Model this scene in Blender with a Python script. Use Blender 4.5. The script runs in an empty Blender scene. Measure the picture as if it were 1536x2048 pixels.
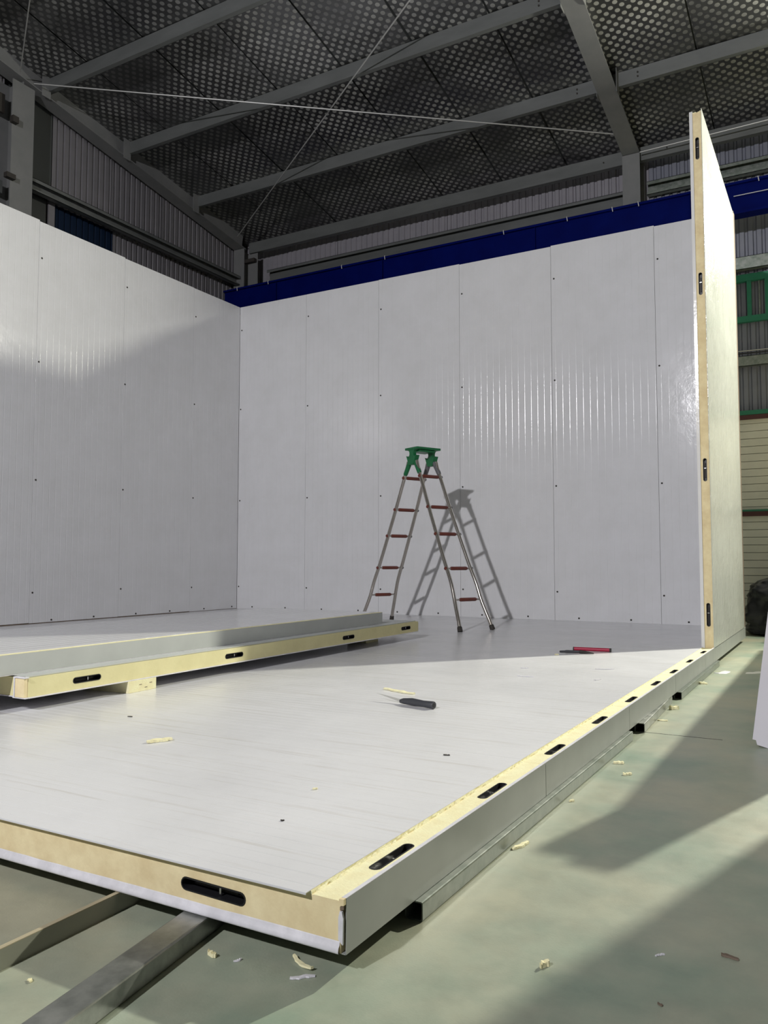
import bpy, bmesh, math, random
from mathutils import Vector, Matrix, noise

random.seed(7)
S = bpy.context.scene
COL = S.collection

# ------------------------------------------------------------------ camera
CAM_F, YAW, PITCH, ROLL = 1610.8, -0.51446, 0.06204, -0.00071
cd = bpy.data.cameras.new('camera')
cam = bpy.data.objects.new('camera', cd)
COL.objects.link(cam)
cd.sensor_fit = 'VERTICAL'
cd.sensor_height = 24.0
cd.lens = CAM_F / 2048.0 * 24.0
cd.clip_start, cd.clip_end = 0.02, 200
cy, sy, cp, sp = math.cos(YAW), math.sin(YAW), math.cos(PITCH), math.sin(PITCH)
fwd = Vector((sy * cp, cy * cp, sp))
rgt = Vector((cy, -sy, 0))
dwn = -rgt.cross(fwd)
r2 = math.cos(ROLL) * rgt + math.sin(ROLL) * dwn
d2 = -math.sin(ROLL) * rgt + math.cos(ROLL) * dwn
cam.matrix_world = Matrix(((r2.x, -d2.x, -fwd.x, 0), (r2.y, -d2.y, -fwd.y, 0), (r2.z, -d2.z, -fwd.z, 0.825), (0, 0, 0, 1)))
S.camera = cam

# ------------------------------------------------------------------ world, lamps, exposure
W = bpy.data.worlds.new('World')
S.world = W
W.use_nodes = True
W.node_tree.nodes['Background'].inputs[0].default_value = (0.95, 0.97, 1.0, 1)
W.node_tree.nodes['Background'].inputs[1].default_value = 0.03


def area_lamp(name, loc, target, size, power, color):
    ld = bpy.data.lights.new(name, 'AREA')
    ld.shape = 'DISK'
    ld.size = size
    ld.energy = power
    ld.color = color
    o = bpy.data.objects.new(name, ld)
    COL.objects.link(o)
    o.location = loc
    o.rotation_euler = (Vector(target) - Vector(loc)).to_track_quat('-Z', 'Y').to_euler()
    return o


# floodlight beyond the back wall, high on the right
area_lamp('flood_lamp_back', (1.85, 10.27, 5.16), (3.3, 1.27, 3.0), 0.18, 1220, (1.0, 0.985, 0.84))
# floodlight behind the camera, beam aimed at the back wall
sl = bpy.data.lights.new('flood_lamp_front', 'SPOT')
sl.spot_size, sl.spot_blend = math.radians(112), 1.0
sl.shadow_soft_size = 0.11
sl.energy = 2550
sl.color = (0.98, 0.97, 1.0)
so_ = bpy.data.objects.new('flood_lamp_front', sl)
COL.objects.link(so_)
so_.location = (-2.0, -4.3, 5.1)
so_.rotation_euler = (Vector((-4.0, 9.1, 2.6)) - so_.location).to_track_quat('-Z', 'Y').to_euler()
# weaker lamp far to the left
area_lamp('flood_lamp_side', (-14.0, -5.0, 4.8), (-4.0, 9.0, 2.0), 0.4, 130, (1.0, 0.99, 0.95))

S.view_settings.view_transform = 'Standard'
S.view_settings.look = 'None'
S.view_settings.gamma = 1.0
S.view_settings.exposure = 0.0
S.view_settings.use_curve_mapping = False


# ------------------------------------------------------------------ materials
def new_mat(name):
    m = bpy.data.materials.new(name)
    m.use_nodes = True
    nt = m.node_tree
    return m, nt, nt.nodes['Principled BSDF']


def N(nt, t, **kw):
    n = nt.nodes.new(t)
    for k, v in kw.items():
        if k in n.inputs.keys():
            n.inputs[k].default_value = v
        else:
            setattr(n, k, v)
    return n


def simple(name, c, rough=0.5, metal=0.0, var=0.0, vscale=8.0, bump=0.0, bscale=60.0, spec=0.5, rvar=0.0, c2=None, stretch=(1, 1, 1), detail=4.0):
    """plain material: colour varied by a noise towards c2, with fine relief"""
    m, nt, b = new_mat(name)
    b.inputs['Roughness'].default_value = rough
    b.inputs['Metallic'].default_value = metal
    b.inputs['Specular IOR Level'].default_value = spec
    L = nt.links.new
    tc = N(nt, 'ShaderNodeTexCoord')
    mp = N(nt, 'ShaderNodeMapping')
    mp.inputs['Scale'].default_value = stretch
    L(tc.outputs['Object'], mp.inputs['Vector'])
    if var > 0 or c2 is not None:
        nz = N(nt, 'ShaderNodeTexNoise', Scale=vscale, Detail=detail, Roughness=0.6)
        L(mp.outputs[0], nz.inputs['Vector'])
        rp = N(nt, 'ShaderNodeValToRGB')
        rp.color_ramp.elements[0].position = 0.3
        rp.color_ramp.elements[1].position = 0.7
        if c2 is None:
            c2 = tuple(max(0, x * (1 - var)) for x in c)
        rp.color_ramp.elements[0].color = (*c2, 1)
        rp.color_ramp.elements[1].color = (*c, 1)
        L(nz.outputs['Fac'], rp.inputs[0])
        L(rp.outputs[0], b.inputs['Base Color'])
        if rvar > 0:
            mr = N(nt, 'ShaderNodeMapRange')
            mr.inputs['To Min'].default_value = rough - rvar
            mr.inputs['To Max'].default_value = rough + rvar
            L(nz.outputs['Fac'], mr.inputs['Value'])
            L(mr.outputs[0], b.inputs['Roughness'])
    else:
        b.inputs['Base Color'].default_value = (*c, 1)
    if bump > 0:
        nb = N(nt, 'ShaderNodeTexNoise', Scale=bscale, Detail=3.0)
        L(mp.outputs[0], nb.inputs['Vector'])
        bp = N(nt, 'ShaderNodeBump', Strength=bump, Distance=0.01)
        L(nb.outputs['Fac'], bp.inputs['Height'])
        L(bp.outputs[0], b.inputs['Normal'])
    return m


def skin_material(name, c, rough, bump, film=False):
    """coated steel facing: slight waviness in the gloss, faint scuffs"""
    m, nt, b = new_mat(name)
    L = nt.links.new
    b.inputs['Specular IOR Level'].default_value = 0.5
    tc = N(nt, 'ShaderNodeTexCoord')
    nz = N(nt, 'ShaderNodeTexNoise', Scale=3.0, Detail=5.0, Roughness=0.65)
    L(tc.outputs['Object'], nz.inputs['Vector'])
    rp = N(nt, 'ShaderNodeValToRGB')
    rp.color_ramp.elements[0].position = 0.25
    rp.color_ramp.elements[0].color = (c[0] * 0.93, c[1] * 0.93, c[2] * 0.92, 1)
    rp.color_ramp.elements[1].position = 0.65
    rp.color_ramp.elements[1].color = (*c, 1)
    L(nz.outputs['Fac'], rp.inputs[0])
    L(rp.outputs[0], b.inputs['Base Color'])
    mr = N(nt, 'ShaderNodeMapRange')
    mr.inputs['To Min'].default_value = rough * 0.75
    mr.inputs['To Max'].default_value = rough * 1.3
    L(nz.outputs['Fac'], mr.inputs['Value'])
    L(mr.outputs[0], b.inputs['Roughness'])
    mp = N(nt, 'ShaderNodeMapping')
    mp.inputs['Scale'].default_value = (1, 1, 0.45) if film else (1, 1, 1)
    L(tc.outputs['Object'], mp.inputs['Vector'])
    n2 = N(nt, 'ShaderNodeTexNoise', Scale=14.0 if film else 9.0, Detail=4.0, Roughness=0.6, Distortion=0.8 if film else 0.0)
    L(mp.outputs[0], n2.inputs['Vector'])
    b1 = N(nt, 'ShaderNodeBump', Strength=bump, Distance=0.02)
    L(n2.outputs['Fac'], b1.inputs['Height'])
    n3 = N(nt, 'ShaderNodeTexNoise', Scale=220.0, Detail=2.0)
    L(tc.outputs['Object'], n3.inputs['Vector'])
    b2 = N(nt, 'ShaderNodeBump', Strength=0.05, Distance=0.004)
    L(n3.outputs['Fac'], b2.inputs['Height'])
    L(b1.outputs[0], b2.inputs['Normal'])
    L(b2.outputs[0], b.inputs['Normal'])
    return m


def floor_skin_material(name):
    """white top facing of the floor panels: fine streaks along X, scratches, worn spots"""
    m, nt, b = new_mat(name)
    L = nt.links.new
    tc = N(nt, 'ShaderNodeTexCoord')
    geo = N(nt, 'ShaderNodeNewGeometry')
    mp = N(nt, 'ShaderNodeMapping')
    mp.inputs['Scale'].default_value = (0.9, 26.0, 1)
    L(geo.outputs['Position'], mp.inputs['Vector'])
    nz = N(nt, 'ShaderNodeTexNoise', Scale=1.6, Detail=6.0, Roughness=0.7)
    L(mp.outputs[0], nz.inputs['Vector'])
    rp = N(nt, 'ShaderNodeValToRGB')
    e = rp.color_ramp.elements
    e[0].position, e[0].color = 0.28, (0.62, 0.60, 0.58, 1)
    e[1].position, e[1].color = 0.45, (0.76, 0.76, 0.78, 1)
    L(nz.outputs['Fac'], rp.inputs[0])
    n2 = N(nt, 'ShaderNodeTexNoise', Scale=1.1, Detail=5.0, Roughness=0.6)
    L(geo.outputs['Position'], n2.inputs['Vector'])
    rp2 = N(nt, 'ShaderNodeValToRGB')
    rp2.color_ramp.elements[0].position, rp2.color_ramp.elements[0].color = 0.35, (0.90, 0.90, 0.90, 1)
    rp2.color_ramp.elements[1].position, rp2.color_ramp.elements[1].color = 0.6, (1, 1, 1, 1)
    L(n2.outputs['Fac'], rp2.inputs[0])
    mx = N(nt, 'ShaderNodeMix', data_type='RGBA', blend_type='MULTIPLY')
    mx.inputs[0].default_value = 1.0
    L(rp.outputs[0], mx.inputs[6])
    L(rp2.outputs[0], mx.inputs[7])
    L(mx.outputs[2], b.inputs['Base Color'])
    mr = N(nt, 'ShaderNodeMapRange')
    mr.inputs['To Min'].default_value = 0.12
    mr.inputs['To Max'].default_value = 0.30
    L(n2.outputs['Fac'], mr.inputs['Value'])
    L(mr.outputs[0], b.inputs['Roughness'])
    bp = N(nt, 'ShaderNodeBump', Strength=0.10, Distance=0.01)
    L(nz.outputs['Fac'], bp.inputs['Height'])
    L(bp.outputs[0], b.inputs['Normal'])
    return m


def concrete_material():
    m, nt, b = new_mat('concrete_green_grey')
    L = nt.links.new
    geo = N(nt, 'ShaderNodeNewGeometry')
    n1 = N(nt, 'ShaderNodeTexNoise', Scale=1.3, Detail=6.0, Roughness=0.6)
    n2 = N(nt, 'ShaderNodeTexNoise', Scale=9.0, Detail=6.0, Roughness=0.7)
    n3 = N(nt, 'ShaderNodeTexNoise', Scale=180.0, Detail=2.0)
    for n in (n1, n2, n3):
        L(geo.outputs['Position'], n.inputs['Vector'])
    r1 = N(nt, 'ShaderNodeValToRGB')
    e = r1.color_ramp.elements
    e[0].position, e[0].color = 0.36, (0.255, 0.330, 0.255, 1)
    e[1].position, e[1].color = 0.64, (0.430, 0.425, 0.315, 1)
    k = e.new(0.5)
    k.color = (0.365, 0.395, 0.305, 1)
    L(n1.outputs['Fac'], r1.inputs[0])
    r2_ = N(nt, 'ShaderNodeValToRGB')
    r2_.color_ramp.elements[0].position, r2_.color_ramp.elements[0].color = 0.3, (0.80, 0.80, 0.80, 1)
    r2_.color_ramp.elements[1].position, r2_.color_ramp.elements[1].color = 0.6, (1, 1, 1, 1)
    L(n2.outputs['Fac'], r2_.inputs[0])
    mx = N(nt, 'ShaderNodeMix', data_type='RGBA', blend_type='MULTIPLY')
    mx.inputs[0].default_value = 0.8
    L(r1.outputs[0], mx.inputs[6])
    L(r2_.outputs[0], mx.inputs[7])
    L(mx.outputs[2], b.inputs['Base Color'])
    mr = N(nt, 'ShaderNodeMapRange')
    mr.inputs['To Min'].default_value = 0.30
    mr.inputs['To Max'].default_value = 0.55
    L(n2.outputs['Fac'], mr.inputs['Value'])
    L(mr.outputs[0], b.inputs['Roughness'])
    bp = N(nt, 'ShaderNodeBump', Strength=0.08, Distance=0.004)
    L(n3.outputs['Fac'], bp.inputs['Height'])
    L(bp.outputs[0], b.inputs['Normal'])
    return m


def foil_material():
    """aluminium foil roof lining with a printed lattice of matt dots between mirror-like gaps"""
    m, nt, b = new_mat('foil_dots')
    L = nt.links.new
    geo = N(nt, 'ShaderNodeNewGeometry')
    sx = N(nt, 'ShaderNodeSeparateXYZ')
    L(geo.outputs['Position'], sx.inputs[0])
    P = 0.120

    def axis(out, off):
        a = N(nt, 'ShaderNodeMath', operation='MULTIPLY_ADD')
        a.inputs[1].default_value = 1.0 / P
        a.inputs[2].default_value = off
        L(out, a.inputs[0])
        f = N(nt, 'ShaderNodeMath', operation='FRACT')
        L(a.outputs[0], f.inputs[0])
        s = N(nt, 'ShaderNodeMath', operation='SUBTRACT')
        s.inputs[1].default_value = 0.5
        L(f.outputs[0], s.inputs[0])
        return s.outputs[0]

    def dist(off):
        cxyz = N(nt, 'ShaderNodeCombineXYZ')
        # lattice runs diagonally over the sheet: rotate 45 degrees by mixing x and y
        L(axis(sumo, off), cxyz.inputs[0])
        L(axis(difo, off), cxyz.inputs[1])
        ln = N(nt, 'ShaderNodeVectorMath', operation='LENGTH')
        L(cxyz.outputs[0], ln.inputs[0])
        return ln.outputs['Value']
    c = 1.0
    sm = N(nt, 'ShaderNodeMath', operation='MULTIPLY')
    sm.inputs[1].default_value = c
    L(sx.outputs['X'], sm.inputs[0])
    df = N(nt, 'ShaderNodeMath', operation='MULTIPLY')
    df.inputs[1].default_value = c
    L(sx.outputs['Y'], df.inputs[0])
    sumo, difo = sm.outputs[0], df.outputs[0]
    d0, d1 = dist(100.0), dist(100.5)
    mn = N(nt, 'ShaderNodeMath', operation='MINIMUM')
    L(d0, mn.inputs[0])
    L(d1, mn.inputs[1])
    ss = N(nt, 'ShaderNodeMapRange', interpolation_type='SMOOTHSTEP')
    ss.inputs['From Min'].default_value = 0.205
    ss.inputs['From Max'].default_value = 0.25
    ss.inputs['To Min'].default_value = 1.0
    ss.inputs['To Max'].default_value = 0.0
    L(mn.outputs[0], ss.inputs['Value'])
    nz = N(nt, 'ShaderNodeTexNoise', Scale=1.1, Detail=3.0)
    L(geo.outputs['Position'], nz.inputs['Vector'])
    wr = N(nt, 'ShaderNodeMapRange')          # dots fade in patches: changing reflection put into the colour
    wr.inputs['From Min'].default_value = 0.36
    wr.inputs['From Max'].default_value = 0.58
    wr.inputs['To Min'].default_value = 0.30
    wr.inputs['To Max'].default_value = 1.0
    L(nz.outputs['Fac'], wr.inputs['Value'])
    wm = N(nt, 'ShaderNodeMath', operation='MULTIPLY')
    L(ss.outputs[0], wm.inputs[0])
    L(wr.outputs[0], wm.inputs[1])
    oi = N(nt, 'ShaderNodeObjectInfo')  # each sheet's dot tone stands in for light on its tilt
    om = N(nt, 'ShaderNodeMapRange')
    om.inputs['To Min'].default_value = 0.72
    om.inputs['To Max'].default_value = 1.0
    L(oi.outputs['Random'], om.inputs['Value'])
    wo = N(nt, 'ShaderNodeMath', operation='MULTIPLY')
    L(wm.outputs[0], wo.inputs[0])
    L(om.outputs[0], wo.inputs[1])
    dot = wo.outputs[0]
    cm = N(nt, 'ShaderNodeMix', data_type='RGBA')
    L(dot, cm.inputs[0])
    cm.inputs[6].default_value = (0.17, 0.172, 0.174, 1)
    cm.inputs[7].default_value = (0.52, 0.52, 0.50, 1)
    L(cm.outputs[2], b.inputs['Base Color'])
    mm = N(nt, 'ShaderNodeMix', data_type='FLOAT')
    L(dot, mm.inputs[0])
    mm.inputs[2].default_value = 0.8
    mm.inputs[3].default_value = 0.35
    L(mm.outputs[0], b.inputs['Metallic'])
    rm = N(nt, 'ShaderNodeMix', data_type='FLOAT')
    L(dot, rm.inputs[0])
    rm.inputs[2].default_value = 0.32
    rm.inputs[3].default_value = 0.55
    L(rm.outputs[0], b.inputs['Roughness'])
    n2 = N(nt, 'ShaderNodeTexNoise', Scale=5.0, Detail=4.0, Distortion=0.5)
    L(geo.outputs['Position'], n2.inputs['Vector'])
    b0 = N(nt, 'ShaderNodeBump', Strength=0.25, Distance=0.03)
    L(n2.outputs['Fac'], b0.inputs['Height'])
    b1 = N(nt, 'ShaderNodeBump', Strength=0.35, Distance=0.004)
    L(dot, b1.inputs['Height'])
    L(b0.outputs[0], b1.inputs['Normal'])
    L(b1.outputs[0], b.inputs['Normal'])
    return m


MAT = {
    'skin': skin_material('white_coated_steel', (0.80, 0.80, 0.82), 0.13, 0.08),
    'film': skin_material('white_steel_under_film', (0.56, 0.575, 0.54), 0.18, 0.5, film=True),
    'floor_skin': floor_skin_material('white_floor_facing'),
    'grey_skin': simple('grey_cap_steel_shaded', (0.35, 0.365, 0.35), 0.42, var=0.12, vscale=5, bump=0.05, bscale=14),  # darker copy of the cap steel, its shading put into the colour
    'cap_skin': simple('grey_cap_steel', (0.50, 0.52, 0.51), 0.42, var=0.1, vscale=5, bump=0.05, bscale=14),
    'lip': simple('white_lip_steel', (0.80, 0.79, 0.84), 0.4, var=0.2, vscale=24, bump=0.12, bscale=30),
    'foam': simple('yellow_foam_moulded', (0.90, 0.78, 0.49), 0.75, c2=(0.74, 0.60, 0.35), vscale=12, bump=0.12, bscale=45),
    'foam_cut': simple('yellow_foam_cut', (0.88, 0.85, 0.56), 0.9, c2=(0.82, 0.75, 0.46), vscale=26, bump=0.22, bscale=160),
    'foam_old': simple('olive_foam_skin', (0.80, 0.74, 0.42), 0.7, c2=(0.72, 0.66, 0.36), vscale=7, bump=0.12, bscale=50),
    'concrete': concrete_material(),
    'foil': foil_material(),
    'black': simple('black_plastic', (0.012, 0.012, 0.014), 0.45),
    'steel': simple('bright_steel', (0.75, 0.75, 0.75), 0.25, metal=1.0),
    'galv': simple('galvanised_steel', (0.42, 0.43, 0.41), 0.36, metal=0.7, c2=(0.20, 0.215, 0.20), vscale=13, stretch=(1, 1, 1), bump=0.06, bscale=25, rvar=0.1),
    'galv_light': simple('galvanised_steel_light', (0.27, 0.29, 0.265), 0.36, metal=0.45, c2=(0.14, 0.17, 0.145), vscale=22, bump=0.05, bscale=25, rvar=0.1),
    'girt': simple('grey_steel_section', (0.17, 0.178, 0.175), 0.45, metal=0.2, c2=(0.13, 0.137, 0.135), vscale=6, stretch=(0.3, 1, 1), rvar=0.06),
    'paint_grey': simple('grey_painted_steel', (0.20, 0.20, 0.20), 0.5, c2=(0.17, 0.175, 0.175), vscale=5),
    'clad': simple('grey_corrugated_steel', (0.22, 0.21, 0.225), 0.45, metal=0.1, c2=(0.19, 0.183, 0.197), vscale=4),
    'clad_back': simple('grey_corrugated_steel_back', (0.34, 0.325, 0.355), 0.45, metal=0.1, c2=(0.29, 0.28, 0.31), vscale=4),
    'clad_dark': simple('dark_corrugated_steel', (0.24, 0.25, 0.30), 0.45, metal=0.15, c2=(0.20, 0.21, 0.26), vscale=4),
    'clad_blue': simple('blue_corrugated_steel', (0.003, 0.012, 0.034), 0.5, spec=0.2),
    'flat_grey': simple('flat_grey_sheet', (0.07, 0.075, 0.075), 0.5),
    'blue': simple('dark_blue_paint', (0.001, 0.006, 0.11), 0.6, spec=0.04, c2=(0.001, 0.004, 0.085), vscale=3),
    'green': simple('green_paint', (0.02, 0.22, 0.13), 0.5, var=0.2, vscale=9),
    'maroon': simple('maroon_paint', (0.09, 0.03, 0.03), 0.6),
    'board': simple('cream_boarding', (0.78, 0.77, 0.68), 0.6, c2=(0.68, 0.68, 0.60), vscale=3.5, bump=0.06, bscale=20),
    'bag': simple('black_bag_film', (0.035, 0.037, 0.042), 0.32, bump=0.35, bscale=16),
    'red_plastic': simple('dark_red_sleeve', (0.17, 0.040, 0.026), 0.45, var=0.25, vscale=20),
    'red_tool': simple('crimson_plastic', (0.42, 0.01, 0.05), 0.4),
    'ladder_green': simple('ladder_green', (0.008, 0.17, 0.055), 0.4, var=0.25, vscale=14),
    'ladder_grey': simple('ladder_grey_plastic', (0.13, 0.13, 0.14), 0.5),
    'leg_steel': simple('ladder_leg_steel', (0.58, 0.54, 0.49), 0.22, metal=1.0, var=0.12, vscale=12),
    'rubber': simple('dark_rubber', (0.035, 0.03, 0.026), 0.7),
    'dark_handle': simple('dark_grey_grip', (0.055, 0.058, 0.066), 0.5, bump=0.15, bscale=150),
    'white_panel': simple('lilac_white_sheet', (0.74, 0.72, 0.78), 0.4, var=0.04, vscale=2),
    'wood': simple('pale_timber_edge', (0.52, 0.45, 0.30), 0.7, c2=(0.33, 0.29, 0.20), vscale=12, stretch=(1, 0.15, 1)),
    'board_grey': simple('weathered_board', (0.33, 0.33, 0.27), 0.6, c2=(0.26, 0.27, 0.22), vscale=9, stretch=(1, 0.2, 1)),
    'rod': simple('galvanised_rod', (0.55, 0.55, 0.54), 0.4, metal=0.5),
    'dark': simple('dark_gap', (0.03, 0.03, 0.03), 0.8),
    'brown_edge': simple('brown_stain_and_shade', (0.20, 0.15, 0.11), 0.7, var=0.3, vscale=9),
}


# ------------------------------------------------------------------ mesh builder
class MB:
    def __init__(self):
        self.v, self.f, self.s = [], [], []

    def add(self, vs, fs, smooth=False):
        o = len(self.v)
        self.v += [tuple(p) for p in vs]
        for f in fs:
            self.f.append(tuple(i + o for i in f))
            self.s.append(smooth)
        return self

    def box(self, x0, x1, y0, y1, z0, z1):
        vs = [(x0, y0, z0), (x1, y0, z0), (x1, y1, z0), (x0, y1, z0), (x0, y0, z1), (x1, y0, z1), (x1, y1, z1), (x0, y1, z1)]
        return self.add(vs, [(0, 3, 2, 1), (4, 5, 6, 7), (0, 1, 5, 4), (1, 2, 6, 5), (2, 3, 7, 6), (3, 0, 4, 7)])

    def prism(self, pts, a, b, axes='xz'):
        """polygon pts extruded from a to b along the remaining axis"""
        def mk(p, q):
            return {'xz': (p[0], q, p[1]), 'yz': (q, p[0], p[1]), 'xy': (p[0], p[1], q)}[axes]
        n = len(pts)
        vs = [mk(p, a) for p in pts] + [mk(p, b) for p in pts]
        fs = [tuple(range(n)), tuple(range(2 * n - 1, n - 1, -1))]
        fs += [(i, n + i, n + (i + 1) % n, (i + 1) % n) for i in range(n)]
        return self.add(vs, fs)

    def tube(self, path, r, n=10, cap=True, smooth=True):
        path = [Vector(p) for p in path]
        rs = r if isinstance(r, (list, tuple)) else [r] * len(path)
        rings = []
        for i, p in enumerate(path):
            t = (path[min(i + 1, len(path) - 1)] - path[max(i - 1, 0)]).normalized()
            u = t.cross(Vector((0, 0, 1)))
            if u.length < 1e-3:
                u = t.cross(Vector((0, 1, 0)))
            u.normalize()
            w = t.cross(u)
            rings.append([p + rs[i] * (math.cos(2 * math.pi * k / n) * u + math.sin(2 * math.pi * k / n) * w) for k in range(n)])
        vs = [q for rg in rings for q in rg]
        fs = []
        for i in range(len(path) - 1):
            for k in range(n):
                fs.append((i * n + k, i * n + (k + 1) % n, (i + 1) * n + (k + 1) % n, (i + 1) * n + k))
        self.add(vs, fs, smooth)
        if cap:
            self.add(rings[0], [tuple(range(n))])
            self.add(rings[-1], [tuple(range(n - 1, -1, -1))])
        return self

    def strip(self, prof, z0, z1, flags=None, mk=None):
        """open profile (a, b) extruded from z0 to z1; flags mark smooth segments"""
        mk = mk or (lambda a, b, z: (a, b, z))
        n = len(prof)
        vs = [mk(a, b, z0) for a, b in prof] + [mk(a, b, z1) for a, b in prof]
        o = len(self.v)
        self.v += vs
        for i in range(n - 1):
            self.f.append((o + i, o + i + 1, o + n + i + 1, o + n + i))
            self.s.append(bool(flags and flags[i]))
        return self

    def moved(self, M):
        self.v = [tuple(M @ Vector(p)) for p in self.v]
        return self

    def shift(self, d):
        self.v = [(p[0] + d[0], p[1] + d[1], p[2] + d[2]) for p in self.v]
        return self

    def mesh(self, name):
        me = bpy.data.meshes.new(name)
        me.from_pydata(self.v, [], self.f)
        me.polygons.foreach_set('use_smooth', self.s)
        me.update()
        return me

    def put(self, name, mat, parent=None, fix=True, bevel=0.0):
        me = self.mesh(name)
        if fix or bevel:
            bm = bmesh.new()
            bm.from_mesh(me)
            if fix:
                bmesh.ops.recalc_face_normals(bm, faces=bm.faces)
            if bevel:
                ed = [e for e in bm.edges if len(e.link_faces) == 2 and e.calc_face_angle(0) > 0.6]
                bmesh.ops.bevel(bm, geom=ed, offset=bevel, segments=2, affect='EDGES', profile=0.6)
            bm.to_mesh(me)
            bm.free()
        me.materials.append(MAT[mat])
        o = bpy.data.objects.new(name, me)
        COL.objects.link(o)
        if parent:
            o.parent = parent
        return o


def tag(o, label=None, cat=None, group=None, kind=None):
    if label:
        o['label'] = label
    if cat:
        o['category'] = cat
    if group:
        o['group'] = group
    if kind:
        o['kind'] = kind
    return o


def thing(name, label, cat, loc=(0, 0, 0), rz=0.0, group=None, kind=None):
    o = bpy.data.objects.new(name, None)
    COL.objects.link(o)
    o.location = loc
    o.rotation_euler = (0, 0, rz)
    o.empty_display_size = 0.1
    return tag(o, label, cat, group, kind)


def share(name, me, parent, loc=(0, 0, 0), rot=(0, 0, 0)):
    o = bpy.data.objects.new(name, me)
    COL.objects.link(o)
    o.parent = parent
    o.location = loc
    o.rotation_euler = rot
    return o


def cut(o, cutter):
    """subtract the builder's solids from o, keeping o's mesh data plain"""
    me = cutter.mesh('cut')
    bm = bmesh.new()
    bm.from_mesh(me)
    bmesh.ops.recalc_face_normals(bm, faces=bm.faces)
    bm.to_mesh(me)
    bm.free()
    c = bpy.data.objects.new('cut', me)
    COL.objects.link(c)
    c.parent = o.parent
    md = o.modifiers.new('cut', 'BOOLEAN')
    md.object = c
    md.operation = 'DIFFERENCE'
    md.solver = 'EXACT'
    dg = bpy.context.evaluated_depsgraph_get()
    dg.update()
    res = bpy.data.meshes.new_from_object(o.evaluated_get(dg))
    o.modifiers.clear()
    old = o.data
    o.data = res
    bpy.data.meshes.remove(old)
    bpy.data.objects.remove(c)
    return o


def rib_profile(w, pitch, gw, gd, start=None, inset=0.0013, ret=0.02, seg=4, rnd=0.0012):
    """facing profile across its width: folded returns and shallow rolled grooves. depth is positive inwards"""
    p = [(inset, ret), (inset, rnd), (inset + rnd, 0.0)]
    fl = [False, True]
    u = start if start is not None else pitch * 0.5
    while u < w - inset - rnd - gw:
        for k in range(seg + 1):
            a = k / seg
            p.append((u + gw * a, gd * 0.5 * (1 - math.cos(2 * math.pi * a))))
            fl.append(k > 0)
        u += pitch
    p += [(w - inset - rnd, 0.0), (w - inset, rnd), (w - inset, ret)]
    fl += [False, True, False]
    return p, fl


def stadium(L, H, n=8):
    r = H / 2
    pts = []
    for k in range(n + 1):
        a = -math.pi / 2 + math.pi * k / n
        pts.append((L / 2 - r + r * math.cos(a), r * math.sin(a)))
    for k in range(n + 1):
        a = math.pi / 2 + math.pi * k / n
        pts.append((-L / 2 + r + r * math.cos(a), r * math.sin(a)))
    return pts


SLOT_L, SLOT_H, SLOT_D = 0.186, 0.030, 0.032


def slot_matrix(pos, along, out):
    """frame whose X runs along the slot and Z points out of the face"""
    a, o = Vector(along).normalized(), Vector(out).normalized()
    b = o.cross(a)
    return Matrix(((a.x, b.x, o.x, pos[0]), (a.y, b.y, o.y, pos[1]), (a.z, b.z, o.z, pos[2]), (0, 0, 0, 1)))


def slot_cutter(mb, M, L=SLOT_L, H=SLOT_H):
    t = MB().prism(stadium(L, H), -SLOT_D, 0.02, 'xy').moved(M)
    mb.add(t.v, t.f)


def cam_lock(parent, M, L=SLOT_L, H=SLOT_H, hook='rubber'):
    """plastic pocket with a steel hook lying in it"""
    o_, i_ = stadium(L - 0.001, H - 0.001), stadium(L - 0.007, H - 0.007)
    n = len(o_)
    m = MB()
    d = -SLOT_D + 0.0006
    vs = [(p[0], p[1], 0.0012) for p in o_] + [(p[0], p[1], 0.0012) for p in i_] + [(p[0], p[1], d + 0.002) for p in i_] + [(p[0], p[1], d) for p in o_]
    fs = []
    for i in range(n):
        j = (i + 1) % n
        fs += [(i, j, n + j, n + i), (n + i, n + j, 2 * n + j, 2 * n + i), (i, 3 * n + i, 3 * n + j, j)]
    fs += [tuple(range(2 * n, 3 * n)), tuple(range(4 * n - 1, 3 * n - 1, -1))]
    m.add(vs, fs)
    m.moved(M)
    c = m.put('cam_lock', 'black', parent)
    h = MB().box(-L * 0.33, L * 0.30, -0.004, 0.003, d + 0.003, d + 0.011)
    h.moved(M)
    h.put('hook', hook, c)
    k = MB().box(L * 0.06, L * 0.085, -0.007, 0.007, d + 0.010, d + 0.022)
    k.moved(M)
    tag(k.put('pin', 'steel', c), 'bright steel pin')
    return c


TZ = 0.1565       # top of the panel platform
XR, XL, YB = -0.878, -7.585, 9.11   # right edge of the platform, inner faces of left and back panel walls
T = 0.095         # panel thickness
WT = 4.555        # top of the panel walls

# ------------------------------------------------------------------ setting: floor
fl = MB()
fl.box(-9.1, 7.0, -14.0, 10.98, -0.2, 0.0)
tag(fl.put('floor', 'concrete'), kind='structure')
jt = MB().box(-0.86, -0.50, 4.082, 4.088, -0.002, 0.0006)
tag(jt.put('trim_1', 'dark'), 'thin saw cut joint in the green grey concrete floor', kind='structure')


# ------------------------------------------------------------------ setting: walls of the hall
def corr_profile(w, pitch=0.1, depth=0.022):
    p = []
    n = int(round(w / pitch))
    for i in range(n):
        u = i * pitch
        p += [(u, 0), (u + pitch * 0.50, 0), (u + pitch * 0.62, depth), (u + pitch * 0.86, depth)]
    p.append((n * pitch, 0))
    return p


def corr_sheet_mesh(w, h, mat, pitch=0.1, depth=0.022):
    m = MB()
    m.strip(corr_profile(w, pitch, depth), 0, h)
    me = m.mesh('corrugated_sheet')
    me.materials.append(MAT[mat])
    return me


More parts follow.
